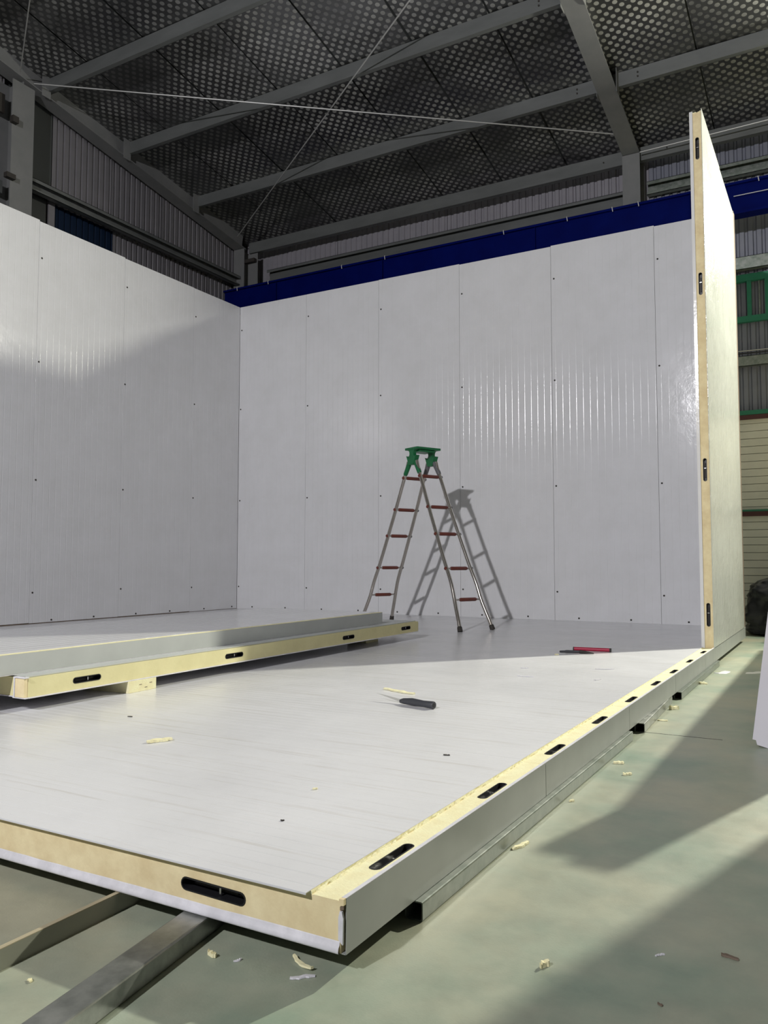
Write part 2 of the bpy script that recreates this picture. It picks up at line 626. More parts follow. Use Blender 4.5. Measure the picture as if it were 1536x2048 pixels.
# back wall: base slab behind everything, cream boarding below, corrugated sheets above
wb = MB().box(-9.2, 7.0, 11.02, 11.12, 0.0, 7.2).put('wall_back', 'flat_grey')
tag(wb, kind='structure')
CL_Y = 10.985
nb = 28
for i in range(nb):
    z0 = i * 0.0945
    MB().box(-1.9, 4.5, 10.93 + random.uniform(-0.002, 0.002), 11.0, z0 + 0.003, z0 + 0.0915).put('cladding_board', 'board', wb)
me_up = corr_sheet_mesh(1.0, 4.3, 'clad_back')
me_rt = corr_sheet_mesh(1.0, 4.3, 'clad_dark')
for i in range(14):
    x = -9.1 + i * 1.0
    share('corrugated_sheet', me_up if x < -2.5 else me_rt, wb, (x + 0.008, CL_Y - 0.012 * (i % 2), 2.66))
# horizontal girts of the back wall (C sections)


def c_section_x(x0, x1, y, z0, z1, d=0.075):
    t = 0.006
    return MB().box(x0, x1, y, y + t, z0, z1).box(x0, x1, y, y + d, z1 - t, z1).box(x0, x1, y, y + d, z0, z0 + t)


def girt_open(x0, x1, y, z0, z1, d=0.09):
    """C section with its open side towards the hall: web behind, two flanges with small lips"""
    t = 0.006
    m = MB().box(x0, x1, y + d - t, y + d, z0, z1)
    m.box(x0, x1, y, y + d, z1 - t, z1).box(x0, x1, y, y + d, z0, z0 + t)
    m.box(x0, x1, y, y + t, z1 - 0.045, z1).box(x0, x1, y, y + t, z0, z0 + 0.035)
    return m


tag(girt_open(-8.45, -2.38, 10.84, 5.62, 5.84).put('wall_girt', 'girt'),
    'long grey wall girt above the blue girder, left of the far column', 'girt', kind='structure')
tag(girt_open(-2.1, 4.5, 10.84, 5.72, 5.90).put('wall_girt', 'galv_light'),
    'grey wall girt above the blue girder, right of the far column', 'girt', kind='structure')
tag(c_section_x(-2.1, 4.5, 10.84, 4.50, 4.66).put('wall_girt', 'galv_light'),
    'grey wall girt above the green window frame', 'girt', kind='structure')
tag(c_section_x(-2.1, 4.5, 10.86, 3.27, 3.40, 0.06).put('wall_girt', 'galv_light'),
    'grey wall girt below the green window frame', 'girt', kind='structure')
tag(MB().box(-1.95, 4.5, 10.885, 10.935, 2.66, 2.715).put('trim_2', 'green'), 'thin green steel rail on top of the cream boarding', kind='structure')
tag(MB().box(-1.95, 4.5, 10.890, 10.935, 2.605, 2.658).put('trim_3', 'maroon'), 'thin maroon steel rail under the green rail', kind='structure')
tag(MB().box(-1.95, 4.5, 10.885, 10.93, 1.425, 1.452).put('trim_4', 'maroon'), 'thin maroon rail half way up the cream boarding', kind='structure')
tag(MB().box(-1.95, 4.5, 10.889, 10.928, 1.395, 1.424).put('trim_5', 'maroon'), 'lower maroon rail half way up the cream boarding', kind='structure')
tag(MB().box(-1.95, 4.5, 10.880, 10.928, 1.4535, 1.476).put('trim_6', 'green'), 'thin green rail half way up the cream boarding', kind='structure')

# green window frame on the back wall
win = thing('window_1', 'green steel window frame on the corrugated wall behind the standing panel', 'window', (-1.2, 10.90, 3.84), kind='structure')
MB().box(-0.3, 4.2, 0, 0.06, 0.52, 0.61).put('frame_rail', 'green', win)
MB().box(-0.3, 4.2, 0, 0.06, 0.0, 0.075).put('frame_rail', 'green', win)
for x in (-0.1, 0.28, 0.485, 0.86, 1.24):
    MB().box(x, x + 0.05, 0.002, 0.058, 0.076, 0.519).put('frame_bar', 'green', win)
for x in (0.10, 0.41, 0.70):
    MB().box(x, x + 0.018, 0.045, 0.06, 0.077, 0.518).put('glazing_strip', 'galv_light', win)

# cables sagging on the wall
for k, (za, zb, sag) in enumerate(((3.47, 3.50, 0.06), (3.44, 3.53, 0.10))):
    pts = []
    for i in range(15):
        a = i / 14
        pts.append((-1.5 + 3.2 * a, 10.83 - 0.012 * k, za + (zb - za) * a - sag * 4 * a * (1 - a) * 0.6))
    tag(MB().tube(pts, 0.008, 6).put('wall_cable', 'black' if k else 'rod'),
        ('black' if k else 'pale') + ' cable sagging along the girt below the green window frame', 'cable')

# left gable wall
wl = MB().box(-9.2, -9.1, -14.0, 11.1, 0.0, 9.5).put('wall_left', 'flat_grey')
tag(wl, kind='structure')
def gable_profile():
    p = []
    for k in range(10):
        u = k * 0.1
        p += [(u, 0.022), (u + 0.062, 0.022), (u + 0.072, 0), (u + 0.090, 0)]
    return p + [(1.0, 0.022)]


me_g = MB()
me_g.strip([(a, b) for a, b in gable_profile()], 0, 4.2, mk=lambda a, b, z: (b, a, z))
me_gable = me_g.mesh('corrugated_sheet')
me_gable.materials.append(MAT['clad'])
me_gb = MB()
me_gb.strip([(a, b) for a, b in gable_profile()], 0, 2.6, mk=lambda a, b, z: (b, a, z))
me_blue = me_gb.mesh('blue_sheet')
me_blue.materials.append(MAT['clad_blue'])
me_gl = MB()
me_gl.strip([(a, b) for a, b in gable_profile()], 0, 2.6, mk=lambda a, b, z: (b, a, z))
me_low = me_gl.mesh('corrugated_sheet')
me_low.materials.append(MAT['clad'])
for i in range(4):
    share('corrugated_sheet', me_gable, wl, (-9.05 - 0.012 * (i % 2), 6.93 + i * 1.0, 5.60))
share('corrugated_sheet', me_gable, wl, (-9.05, 4.6, 3.0))
share('corrugated_sheet', me_gable, wl, (-9.05, 5.2, 5.6))
tag(share('corrugated_sheet', me_blue, wl, (-9.04, 6.97, 3.0)), 'dark blue corrugated sheet')
for i in range(3):
    share('corrugated_sheet', me_low, wl, (-9.05 - 0.012 * (i % 2), 7.975 + i * 1.0, 3.0))
MB().box(-9.08, -9.03, 6.45, 6.92, 5.68, 7.2).put('flat_sheet', 'flat_grey', wl)
MB().box(-9.08, -9.03, 6.45, 6.86, 3.0, 5.60).put('flat_sheet', 'flat_grey', wl)
tag(MB().box(-9.07, -8.99, 6.87, 6.965, 3.0, 5.62).put('corner_strip', 'clad', wl), 'pale vertical flashing strip')


# ------------------------------------------------------------------ setting: roof
SL = 0.155


def roof_z(y):      # underside of the foil
    return 6.46 + SL * (10.6 - y)


ce = MB()
ys = (11.1, -14.0)
ce.add([(-9.2, 11.1, roof_z(11.1) + 0.05), (7, 11.1, roof_z(11.1) + 0.05), (7, -4, roof_z(-4) + 0.05), (-9.2, -4, roof_z(-4) + 0.05),
        (-9.2, 11.1, roof_z(11.1) + 0.12), (7, 11.1, roof_z(11.1) + 0.12), (7, -4, roof_z(-4) + 0.12), (-9.2, -4, roof_z(-4) + 0.12)],
       [(0, 3, 2, 1), (4, 5, 6, 7), (0, 1, 5, 4), (1, 2, 6, 5), (2, 3, 7, 6), (3, 0, 4, 7)])
ceil = tag(ce.put('ceiling', 'flat_grey'), kind='structure')
for i in range(13):
    x0 = 2.63 - i * 0.97 - 0.97
    nx, ny = 6, 40
    vs, fs = [], []
    tilt = random.uniform(-0.020, 0.020)
    for iy in range(ny + 1):
        y = 11.05 - iy * (11.05 - 2.0) / ny
        for ix in range(nx + 1):
            u = ix / nx
            x = x0 + 0.008 + u * (0.97 - 0.016)
            edge = 0.018 * (1 - min(1, min(u, 1 - u) * 6))
            z = roof_z(y) + tilt * (u - 0.5) + edge * 0.4 + 0.012 * noise.noise((x * 1.3, y * 1.1, i * 3.1)) + 0.003 * (i % 2)
            vs.append((x, y, z))
    for iy in range(ny):
        for ix in range(nx):
            a = iy * (nx + 1) + ix
            fs.append((a, a + 1, a + nx + 2, a + nx + 1))
    m = MB().add(vs, fs, True)
    m.put('foil_sheet', 'foil', ceil, fix=False)


def beam_along(name, mat, p0, p1, depth, width, tf=0.012, tw=0.010, kind='structure', label=None, cat=None):
    """I section between two points of its underside, web vertical"""
    p0, p1 = Vector(p0), Vector(p1)
    d = (p1 - p0)
    L = d.length
    d.normalize()
    s = d.cross(Vector((0, 0, 1))).normalized()
    u = s.cross(d)
    m = MB()
    m.box(0, L, -width / 2, width / 2, 0, tf).box(0, L, -width / 2, width / 2, depth - tf, depth).box(0, L, -tw / 2, tw / 2, tf, depth - tf)
    m.moved(Matrix(((d.x, s.x, u.x, p0.x), (d.y, s.y, u.y, p0.y), (d.z, s.z, u.z, p0.z), (0, 0, 0, 1))))
    o = m.put(name, mat)
    return tag(o, label, cat, kind=kind)


def raf_z(y):
    return 6.19 + 0.158 * (10.6 - y)


PURL = (9.42, 7.99, 6.63, 5.25, 3.87, 2.5)


def rafter(xc, label):
    o = beam_along('roof_rafter', 'paint_grey', (xc, 10.62, raf_z(10.62)), (xc, 1.0, raf_z(1.0)), 0.30, 0.22, label=label, cat='rafter')
    for y in PURL:
        for s in (-1, 1):
            if xc < -8 and s < 0:
                continue
            c = MB().box(xc + s * 0.112, xc + s * 0.118, y - 0.11, y + 0.02, raf_z(y) - 0.02, raf_z(y) + 0.27)
            c.put('purlin_cleat', 'paint_grey', o)
    return o


rafter(-8.84, 'grey steel roof rafter along the left gable wall')
rafter(-2.24, 'grey steel roof rafter at top right, above the far column')
rafter(4.4, 'grey steel roof rafter of the next bay to the right')

names = ['second lowest grey roof purlin, first one above the eave strut', 'third lowest grey roof purlin, crossing the upper middle',
         'fourth lowest grey roof purlin, at the upper left', 'fifth lowest grey roof purlin, near the top left corner',
         'sixth lowest grey roof purlin, above the camera', 'seventh lowest grey roof purlin, above the camera']
for y, nm in zip(PURL, names):
    z = 6.285 + SL * (10.6 - y)
    m = MB()
    t = 0.004
    m.box(-9.05, 7, y - t, y, z, z + 0.17).box(-9.05, 7, y, y + 0.06, z, z + t).box(-9.05, 7, y, y + 0.06, z + 0.17 - t, z + 0.17)
    m.box(-9.05, 7, y + 0.056, y + 0.06, z, z + 0.018)
    o = tag(m.put('roof_purlin', 'girt'), nm, 'purlin', group='roof purlins under the foil', kind='structure')
    for x in (-2.62, -1.9):
        for dz in (0.06, 0.11):
            MB().tube([(x, y - 0.006, z + dz), (x, y - 0.014, z + dz)], 0.011, 6).put('bolt', 'rubber', o)
m = MB()
m.box(-8.7, 7, 10.66, 10.664, 6.12, 6.30).box(-8.7, 7, 10.664, 10.74, 6.12, 6.124).box(-8.7, 7, 10.664, 10.74, 6.296, 6.30)
o = tag(m.put('eave_strut', 'girt'), 'lowest grey steel strut at the eave above the corrugated back wall', 'strut', kind='structure')
for x in (-2.62, -1.8):
    MB().tube([(x, 10.658, 6.21), (x, 10.648, 6.21)], 0.011, 6).put('bolt', 'rubber', o)


# bracing rods in the roof plane
def rod(p, q, label, r=0.009):
    return tag(MB().tube([p, q], r, 6).put('brace_rod', 'rod'), label, 'rod')


rod((-8.72, 6.40, 6.88), (-2.36, 10.15, 6.30), 'thin steel brace rod from the left gable column to the far column')
rod((-8.70, 10.36, 6.32), (-2.36, 6.35, 6.90), 'thin steel brace rod rising from the corner column to upper right')
rod((-8.72, 6.20, 6.93), (-2.36, 2.2, 7.54), 'short thin brace rod at the upper left corner', 0.007)
rod((-2.12, 10.55, 6.18), (4.3, 10.45, 6.20), 'thin steel rod running right from the far column behind the standing panel')


# columns
def h_column(name, xc, y0, y1, z0, z1, wx, label, mat='paint_grey'):
    """H section with flanges facing -Y and +Y"""
    m = MB().box(xc - wx / 2, xc + wx / 2, y0, y0 + 0.012, z0, z1).box(xc - wx / 2, xc + wx / 2, y1 - 0.012, y1, z0, z1)
    m.box(xc - 0.005, xc + 0.005, y0 + 0.012, y1 - 0.012, z0, z1)
    return tag(m.put(name, mat), label, 'column', kind='structure')


cc = h_column('steel_column', -8.835, 10.56, 10.86, 0, raf_z(10.6) - 0.004, 0.225, 'grey steel column in the far left corner of the hall')
MB().box(-8.74, -8.52, 10.575, 10.645, 5.93, 5.99).put('bracket', 'rubber', cc)
tag(MB().box(-8.716, -8.51, 10.66, 10.672, 5.3, 6.10).put('corner_flashing', 'paint_grey'), 'grey corner flashing strip beside the far left corner column', 'flashing', kind='structure')
h_column('steel_column', -2.24, 10.56, 10.86, 0, raf_z(10.6) - 0.004, 0.225, 'grey steel column at the back wall near the standing panel')
MB2 = MB().box(-8.74, -8.728, 6.11, 6.42, 0, 6.80).box(-9.02, -9.008, 6.11, 6.42, 0, 6.85).box(-9.008, -8.74, 6.26, 6.27, 0, 6.84)
gc = tag(MB2.put('steel_column', 'paint_grey'), 'grey steel column on the left gable wall at the left edge', 'column', kind='structure')
MB().box(-8.727, -8.66, 6.08, 6.16, 6.22, 6.30).put('bracket', 'rubber', gc)
MB().box(-8.727, -8.66, 6.02, 6.14, 5.50, 5.56).put('bracket', 'rubber', gc)
gg = MB()
gg.box(-8.885, -8.879, 6.43, 10.54, 5.55, 5.70).box(-8.885, -8.78, 6.43, 10.54, 5.694, 5.70).box(-8.885, -8.80, 6.43, 10.54, 5.55, 5.556)
gg.box(-8.786, -8.78, 6.43, 10.54, 5.655, 5.70).box(-8.806, -8.80, 6.43, 10.54, 5.55, 5.575)
tag(gg.put('wall_girt', 'girt'), 'grey wall girt along the left gable wall above the blue sheet', 'girt', kind='structure')
tag(MB().box(-8.89, -8.86, 3.5, 6.1, 5.36, 5.52).put('wall_girt', 'girt'), 'dark wall girt left of the gable column at the left edge', 'girt', kind='structure')
tag(MB().box(-8.90, -8.86, 3.5, 6.1, 6.38, 6.62).put('wall_girt', 'rubber'), 'dark beam left of the gable column at the upper left edge', 'girt', kind='structure')

# blue crane girder along the back wall
bg = MB()
bg.box(-9.0, 6.5, 10.36, 10.54, 5.40, 5.43).box(-9.0, 6.5, 10.36, 10.54, 5.03, 5.06).box(-9.0, 6.5, 10.40, 10.415, 5.06, 5.40)
bgo = tag(bg.put('crane_girder', 'blue'), 'dark blue steel girder running above the white back wall', 'girder', kind='structure')
for x in (-7.9, -5.9, -3.5, -1.5, -0.2):
    MB().box(x, x + 0.008, 10.365, 10.40, 5.07, 5.395).put('stiffener', 'blue', bgo)
for x in (-8.70, -8.05, -6.62, -5.85, -3.95, -3.05, -2.45, -2.12, -0.72):
    MB().tube([(x, 10.37, 5.445), (x + 0.004, 10.352, 5.43), (x + 0.012, 10.350, 5.375)], 0.006, 5).put('rail_clip', 'lip', bgo)
tag(MB().box(-0.99, 6.4, 10.352, 10.362, 5.245, 5.253).put('conductor_wire', 'rod', bgo), 'pale wire along the girder')

# ------------------------------------------------------------------ floor panels of the platform
FY = [1.40, 2.655, 3.885, 5.10, 6.315, 7.535, 8.75, 9.205]
FLAB = ['front white floor panel of the platform with exposed yellow foam edge', 'second white floor panel of the platform counted from the front edge',
        'third white floor panel of the platform counted from the front edge', 'fourth white floor panel of the platform counted from the front edge',
        'fifth white floor panel of the platform, under the near foot of the standing panel',
        'sixth white floor panel of the platform, just in front of the back wall', 'narrow last floor panel below the back wall']
CAMS = [[1.665, 2.28], [2.885, 3.51], [4.11, 4.72], [5.28, 5.885], [6.52], [], [], []]
XF = -0.9605       # cut edge of the top facing
for i in range(7):
    ya, yb = FY[i], FY[i + 1]
    base = (XR, ya, 0.045)
    root = thing('floor_panel', FLAB[i], 'panel', base, group='white floor panels of the platform')

    def loc(mb):
        return mb.shift((-base[0], -base[1], -base[2]))
    y0 = ya - (0.002 if i == 0 else -0.0008)
    y1 = yb - 0.0008
    xl = -7.68
    core = MB().box(xl, -0.8885, y0, y1, 0.047, 0.148)
    co = loc(core).put('foam_core', 'foam', root)
    cutter = MB()
    mats = []
    for yc in CAMS[i]:
        M = slot_matrix((-0.918 - base[0], yc - base[1], 0.148 - base[2]), (0, 1, 0), (0, 0, 1))
        slot_cutter(cutter, M)
        mats.append(M)
    if i == 0:
        for xc in (-1.222, -2.4):
            M = slot_matrix((xc - base[0], y0 - base[1], 0.103 - base[2]), (1, 0, -0.02), (0, -1, 0))
            slot_cutter(cutter, M)
            mats.append(M)
    if cutter.v:
        cut(co, cutter)
    for M in mats:
        cam_lock(root, M, hook='steel' if abs(M[2][2]) > 0.5 else 'rubber')
    # upper foam layer with a roughly sawn edge beside the rebate strip
    up = MB()
    n = max(4, int((y1 - y0) / 0.012))
    vs, fs = [], []
    for k in range(n + 1):
        y = y0 + (y1 - y0) * k / n
        j0, j1 = random.uniform(0, 0.007), random.uniform(-0.002, 0.004)
        if random.random() < 0.10:
            j0 += 0.006
        vs += [(XF + j0, y, 0.1478), (XF + j1 * 0.6, y, 0.152), (XF - 0.001, y, 0.1557), (xl, y, 0.1557), (xl, y, 0.1478)]
    for k in range(n):
        for q in range(4):
            a = k * 5 + q
            fs.append((a, a + 1, a + 6, a + 5))
    fs += [(4, 3, 2, 1, 0), tuple(n * 5 + q for q in range(5))]
    up.add(vs, fs)
    loc(up).put('foam_layer', 'foam_cut', root)
    # thin yellow dressing of the rebate strip, where the facing was sawn away
    dr = MB().box(XF + 0.004, -0.8888, y0 + 0.0005, y1 - 0.0005, 0.1476, 0.1484)
    dco = loc(dr).put('rebate_strip', 'foam_cut', root)
    cc2 = MB()
    for yc in CAMS[i]:
        slot_cutter(cc2, slot_matrix((-0.918 - base[0], yc - base[1], 0.148 - base[2]), (0, 1, 0), (0, 0, 1)))
    if cc2.v:
        cut(dco, cc2)
    # ribbed top facing
    ov = 0.020 if i == 0 else 0.0
    w = (yb - ya) + ov
    p, fg = rib_profile(w, 0.051, 0.007, 0.0007, start=0.03, inset=0.0006, ret=0.0045 if i == 0 else 0.003, seg=4, rnd=0.0008)
    sk = MB()
    xr, xlft = XF - 0.001, (-7.68)
    sk.strip(p, 0, 1, fg, mk=lambda a, b, z: (xlft + (xr - xlft) * z, ya - ov + a, TZ - b))
    sk.add([(xr, ya - ov, TZ - 0.0015), (xr, yb, TZ - 0.0015), (xr, yb, TZ - 0.0002), (xr, ya - ov, TZ - 0.0002)], [(0, 1, 2, 3)])
    so = loc(sk).put('top_skin', 'floor_skin', root, fix=False)
    bsk = MB().box(xl, XR - 0.001, ya + 0.0005, yb - 0.0005, 0.045, 0.0469)
    loc(bsk).put('bottom_skin', 'grey_skin', root)
    # grey end cap with a folded white lip on top
    en = MB().box(XR - 0.0015, XR, ya + 0.002, yb - 0.002, 0.045, 0.1545)
    eo = loc(en).put('end_skin', 'grey_skin', root)
    lp = MB().box(XR - 0.0105, XR - 0.0002, ya + 0.0018, yb - 0.0018, 0.1478, 0.1553)
    loc(lp).put('end_lip', 'lip', root)
    if i == 0:
        # white folded lip of the bottom facing along the front edge, and the torn film at the corner
        prof = [(1.404, 0.0471), (1.393, 0.0468), (1.3905, 0.049), (1.3903, 0.053), (1.392, 0.059), (1.3955, 0.063), (1.3965, 0.068), (1.3982, 0.0705)]
        b = MB()
        nn = 90
        vs, fs = [], []
        for k in range(nn + 1):
            x = xl + (XR - 0.012 - xl) * k / nn
            wv = 0.0022 * noise.noise((x * 7, 0, 0))
            for (py, pz) in prof:
                vs.append((x, py + (wv if pz > 0.05 else 0), pz + (0.4 * wv if pz > 0.055 else 0)))
        q = len(prof)
        for k in range(nn):
            for a in range(q - 1):
                fs.append((k * q + a, k * q + a + 1, (k + 1) * q + a + 1, (k + 1) * q + a))
        b.add(vs, fs, True)
        loc(b).put('bottom_lip', 'lip', root, fix=False)
        f2 = MB().prism([(-0.8915, 0.075), (-0.8810, 0.066), (-0.8803, 0.118), (-0.8830, 0.130), (-0.8880, 0.131), (-0.8915, 0.118)], 1.393, 1.3985, 'xz')
        tag(loc(f2).put('torn_film', 'lip', root), 'torn white film at the corner')
        f3 = MB().prism([(-0.8885, 0.132), (-0.8800, 0.134), (-0.8800, 0.142), (-0.8885, 0.139)], 1.3945, 1.3985, 'xz')
        loc(f3).put('notch', 'brown_edge', root)
        f4 = MB().prism([(-0.8895, 0.141), (-0.8785, 0.143), (-0.8785, 0.1553), (-0.8895, 0.1545)], 1.3925, 1.4016, 'xz')
        loc(f4).put('corner_plug', 'foam', root)

# ------------------------------------------------------------------ wall panels
RIB = dict(pitch=0.080, gw=0.011, gd=0.0016)


def wall_panel(label, w, h, loc, rz, screws=True, film=False, near_edge=False, group=None, gap=0.001):
    """local: x across the width, y = 0 the facing towards the room, y = T the other, z up"""
    root = thing('wall_panel', label, 'panel', loc, rz, group)
    tt = T
    core = MB().box(0.003, w - (0.010 if near_edge else 0.003), 0.012, tt - 0.002, 0.0, h - 0.012)
    core.v = [(x, y, z) for x, y, z in core.v]
    co = core.put('foam_core', 'foam', root)
    if near_edge:
        cutter, mats = MB(), []
        for zc in (0.262, 1.414, 2.93, 4.06):
            M = slot_matrix((w - 0.010, 0.056, zc), (0, 0, 1), (1, 0, 0))
            slot_cutter(cutter, M)
            mats.append(M)
        cut(co, cutter)
        for M in mats:
            cam_lock(root, M)
        # uneven sawn top of the foam
        tp = MB()
        for k in range(6):
            ya_ = 0.014 + k * (tt - 0.018) / 6
            tp.box(w - 0.06, w - 0.011, ya_, ya_ + (tt - 0.02) / 6, h - 0.0118, h - 0.010 + 0.010 * random.random())
        tp.put('sawn_foam', 'foam_cut', root)
    p, fgl = rib_profile(w, start=0.045, ret=0.012, **RIB)
    if near_edge:
        # a square folded white return towards the foam
        p = p[:-3] + [(w - 0.0005, 0.0), (w - 0.0005, 0.024), (w - 0.004, 0.0255)]
        fgl = fgl[:-3] + [False, False, False]
    a = MB().strip(p, gap, h, fgl)
    if gap > 0.002:
        MB().box(0.004, w - 0.004, 0.004, 0.0115, 0.0006, gap + 0.004).put('bottom_edge', 'brown_edge', root)
    a.put('inner_skin', 'skin', root, fix=False)
    p2, fg2 = rib_profile(w, start=0.03, ret=0.004 if near_edge else 0.012, pitch=0.045 if film else 0.08, gw=0.011, gd=0.0016)
    b = MB().strip(p2, 0.001, h + (0.012 if near_edge else 0), fg2, mk=lambda a_, b_, z: (a_, tt - b_, z))
    b.put('outer_skin', 'film' if film else 'skin', root, fix=False)
    tpz = MB().box(0.004, w - (0.07 if near_edge else 0.004), 0.002, tt - 0.002, h - 0.0112, h - 0.004)
    tpz.put('top_edge', 'foam' if near_edge else 'brown_edge', root)
    if screws:
        spots = [(0.032, 0.33 + random.uniform(-0.03, 0.03)), (0.034, 1.55 + random.uniform(-0.05, 0.05)), (0.032, 2.84 + random.uniform(-0.06, 0.06)), (0.036, 4.05 + random.uniform(-0.05, 0.05))]
        spots += [(0.28, 0.032), (0.86, 0.034)] if w > 0.7 else [(0.4, 0.033)]
        for (u, z) in spots:
            MB().tube([(u, 0.0035, z), (u, -0.0035, z)], 0.0105, 8).put('screw', 'rubber', root)
    return root


BX = [-7.585, -6.40, -5.233, -4.066, -2.882, -1.700, -0.880]
BLAB = ['leftmost white ribbed panel of the back wall, in the corner', 'second white back wall panel from the left corner, left of the ladder',
        'third white back wall panel from the left corner, directly behind the ladder', 'fourth white back wall panel, carrying the ladder shadow',
        'fifth white back wall panel from the left corner, right of the ladder', 'narrow rightmost back wall panel beside the standing panel']
BH = [0, 0, 0.004, -0.004, 0.006, -0.004]
for i in range(6):
    wall_panel(BLAB[i], BX[i + 1] - BX[i], WT - TZ + BH[i] + 0.012, (BX[i], YB, TZ - 0.0005), 0.0, group='white panels of the back wall')
ec = [o for o in COL.objects if o.get('label') == BLAB[5]][0]
MB().box(BX[6] - BX[5] - 0.0022, BX[6] - BX[5] + 0.001, 0.001, T - 0.001, 0.0, WT - TZ).put('end_strip', 'brown_edge', ec)  # brown cover added: the shade on the end foam is in its colour
LY = [4.47, 5.69, 6.915, 8.14, 9.108]
LLAB = ['white panel at the left end of the left wall, cut by the picture edge', 'white left wall panel below the grey gable column, second from the left edge',
        'white left wall panel below the blue sheet, third from the left edge', 'white left wall panel next to the corner with the back wall']
LH = [0.03, 0.015, 0.004, 0.0]
for i in range(4):
    wall_panel(LLAB[i], LY[i + 1] - LY[i], WT - TZ + LH[i] + 0.012, (XL, LY[i], TZ - 0.0005), math.pi / 2, gap=(0.014, 0.010, 0.012, 0.006)[i], group='white panels of the left wall')
wall_panel('tall white standing panel with yellow foam edge and four black lock slots', 7.965 - 6.823, 4.375, (XR - T, 7.965, 0.1486), -math.pi / 2,
           screws=False, film=True, near_edge=True, group='standing panels of the right wall')
wall_panel('white standing panel between the front standing panel and the back wall', 9.106 - 7.967, 4.375, (XR - T, 9.106, 0.1486), -math.pi / 2,
           screws=False, film=True, group='standing panels of the right wall')


# ------------------------------------------------------------------ loose panels stacked on the platform
def stack_panel(label, near, ang, length, width, z0, kind):
    """local: x = 0 the long right side, panel extends to -x, y along its length from the near end"""
    root = thing('loose_panel', label, 'panel', (near[0], near[1], z0), ang, 'loose panels stacked on the platform')
    h = 0.096
    if kind == 'foam':
        core = MB().box(-width, 0.0, 0.0, length, 0.0045, h - 0.007)
        co = core.put('foam_core', 'foam_old', root)
        cutter, mats = MB(), []
        for yc in (0.33, 1.44, 2.78, 3.73):
            M = slot_matrix((0.0, yc, 0.046), (0, 1, 0), (1, 0, 0))
            slot_cutter(cutter, M, 0.17, 0.030)
            mats.append(M)
        cut(co, cutter)
        for M in mats:
            cam_lock(root, M, 0.17, 0.030)
        MB().box(-width, 0.012, -0.004, length - 0.01, 0.0, 0.0042).put('bottom_skin', 'lip', root)
        p, fg_ = rib_profile(width, 0.08, 0.011, 0.0012, ret=0.006)
        MB().strip([(-a, b) for a, b in p], -0.004, length - 0.02, fg_, mk=lambda a, b, z: (a - 0.012, z, h - b)).put('top_skin', 'cap_skin', root, fix=False)
        # near end: foam tongue beside the darker recessed end, white strips around it
        MB().box(-0.062, -0.002, -0.020, -0.0005, 0.005, h - 0.008).put('end_tongue', 'foam', root)
        MB().box(-0.070, -0.063, -0.022, -0.0005, 0.0045, h - 0.006).put('end_strip', 'lip', root)
        MB().box(-0.070, 0.006, -0.024, -0.0005, h - 0.0065, h - 0.001).put('end_strip', 'lip', root)
        MB().box(-0.075, 0.010, -0.022, -0.0045, 0.0, 0.0042).put('end_strip', 'lip', root)
        MB().box(-0.05, -0.001, length + 0.0002, length + 0.012, 0.008, h - 0.012).put('end_tongue', 'foam_old', root)
    else:
        MB().box(-width, -0.003, 0.003, length - 0.003, 0.004, h - 0.003).put('foam_core', 'foam', root)
        MB().box(-width, -0.001, 0.0005, length - 0.0005, 0.0, 0.0038).put('bottom_skin', 'lip', root)
        MB().box(-0.0028, 0.0, 0.0, length, 0.0042, h - 0.003).put('side_skin', 'cap_skin', root)
        MB().box(-width + 0.01, -0.004, length - 0.0028, length, 0.0042, h - 0.003).put('side_skin', 'cap_skin', root)
        # thin ragged yellow strip along the upper edge where the facing was cut back
        n = 160
        vs, fs = [], []
        for k in range(n + 1):
            y = length * k / n
            j = 0.010 * max(0, noise.noise((y * 6, 1.7, 0))) + 0.003 * random.random()
            vs += [(-0.024 - j, y, h - 0.0028), (-0.0005, y, h - 0.0028), (-0.0008, y, h - 0.0012 + 0.002 * random.random()), (-0.024 - j, y, h + 0.0002)]
        for k in range(n):
            for q in range(4):
                a, b = k * 4 + q, k * 4 + (q + 1) % 4
                fs.append((a, b, b + 4, a + 4))
        fs += [(0, 1, 2, 3), (n * 4 + 3, n * 4 + 2, n * 4 + 1, n * 4)]
        MB().add(vs, fs).put('rebate_strip', 'foam_cut', root)
        p, fg_ = rib_profile(width - 0.03, 0.08, 0.011, 0.0012, ret=0.002)
        MB().strip([(-a, b) for a, b in p], 0.001, length - 0.001, fg_, mk=lambda a, b, z: (a - 0.03, z, h + 0.0006 - b)).put('top_skin', 'skin', root, fix=False)
    return root


A1 = math.radians(1.05)
stack_panel('lower loose panel of the stack with long yellow foam side and lock slots', (-3.172, 2.385), A1, 3.96, 1.2, 0.2165, 'foam')
stack_panel('upper loose panel of the stack with smooth grey metal side', (-3.262, 1.84), A1 * 0.95, 4.03, 1.2, 0.3128, 'cap')

# foam blocks carrying the stack
fb = thing('foam_block', 'small yellow foam block propping the loose panel stack near the front', 'block', (-3.165, 2.965, TZ), 0.05)
MB().box(-0.30, 0, 0, 0.20, 0.0, 0.0593).put('block_body', 'foam_cut', fb, bevel=0.002)
for (y, z) in ((0.075, 0.034), (0.115, 0.016), (0.150, 0.036)):
    MB().box(-0.001, 0.0008, y, y + 0.018, z, z + 0.003).put('dent', 'brown_edge', fb)
tag(MB().box(-3.6, -3.42, 5.75, 5.95, TZ, TZ + 0.0593).put('foam_block', 'foam_cut'), 'yellow foam block hidden under the far end of the loose panel stack', 'block')
tag(MB().box(-4.35, -4.15, 3.2, 3.4, TZ, TZ + 0.0593).put('foam_block', 'foam_cut'), 'yellow foam block hidden under the far side of the loose panel stack', 'block')

# ------------------------------------------------------------------ steel tubes carrying the platform


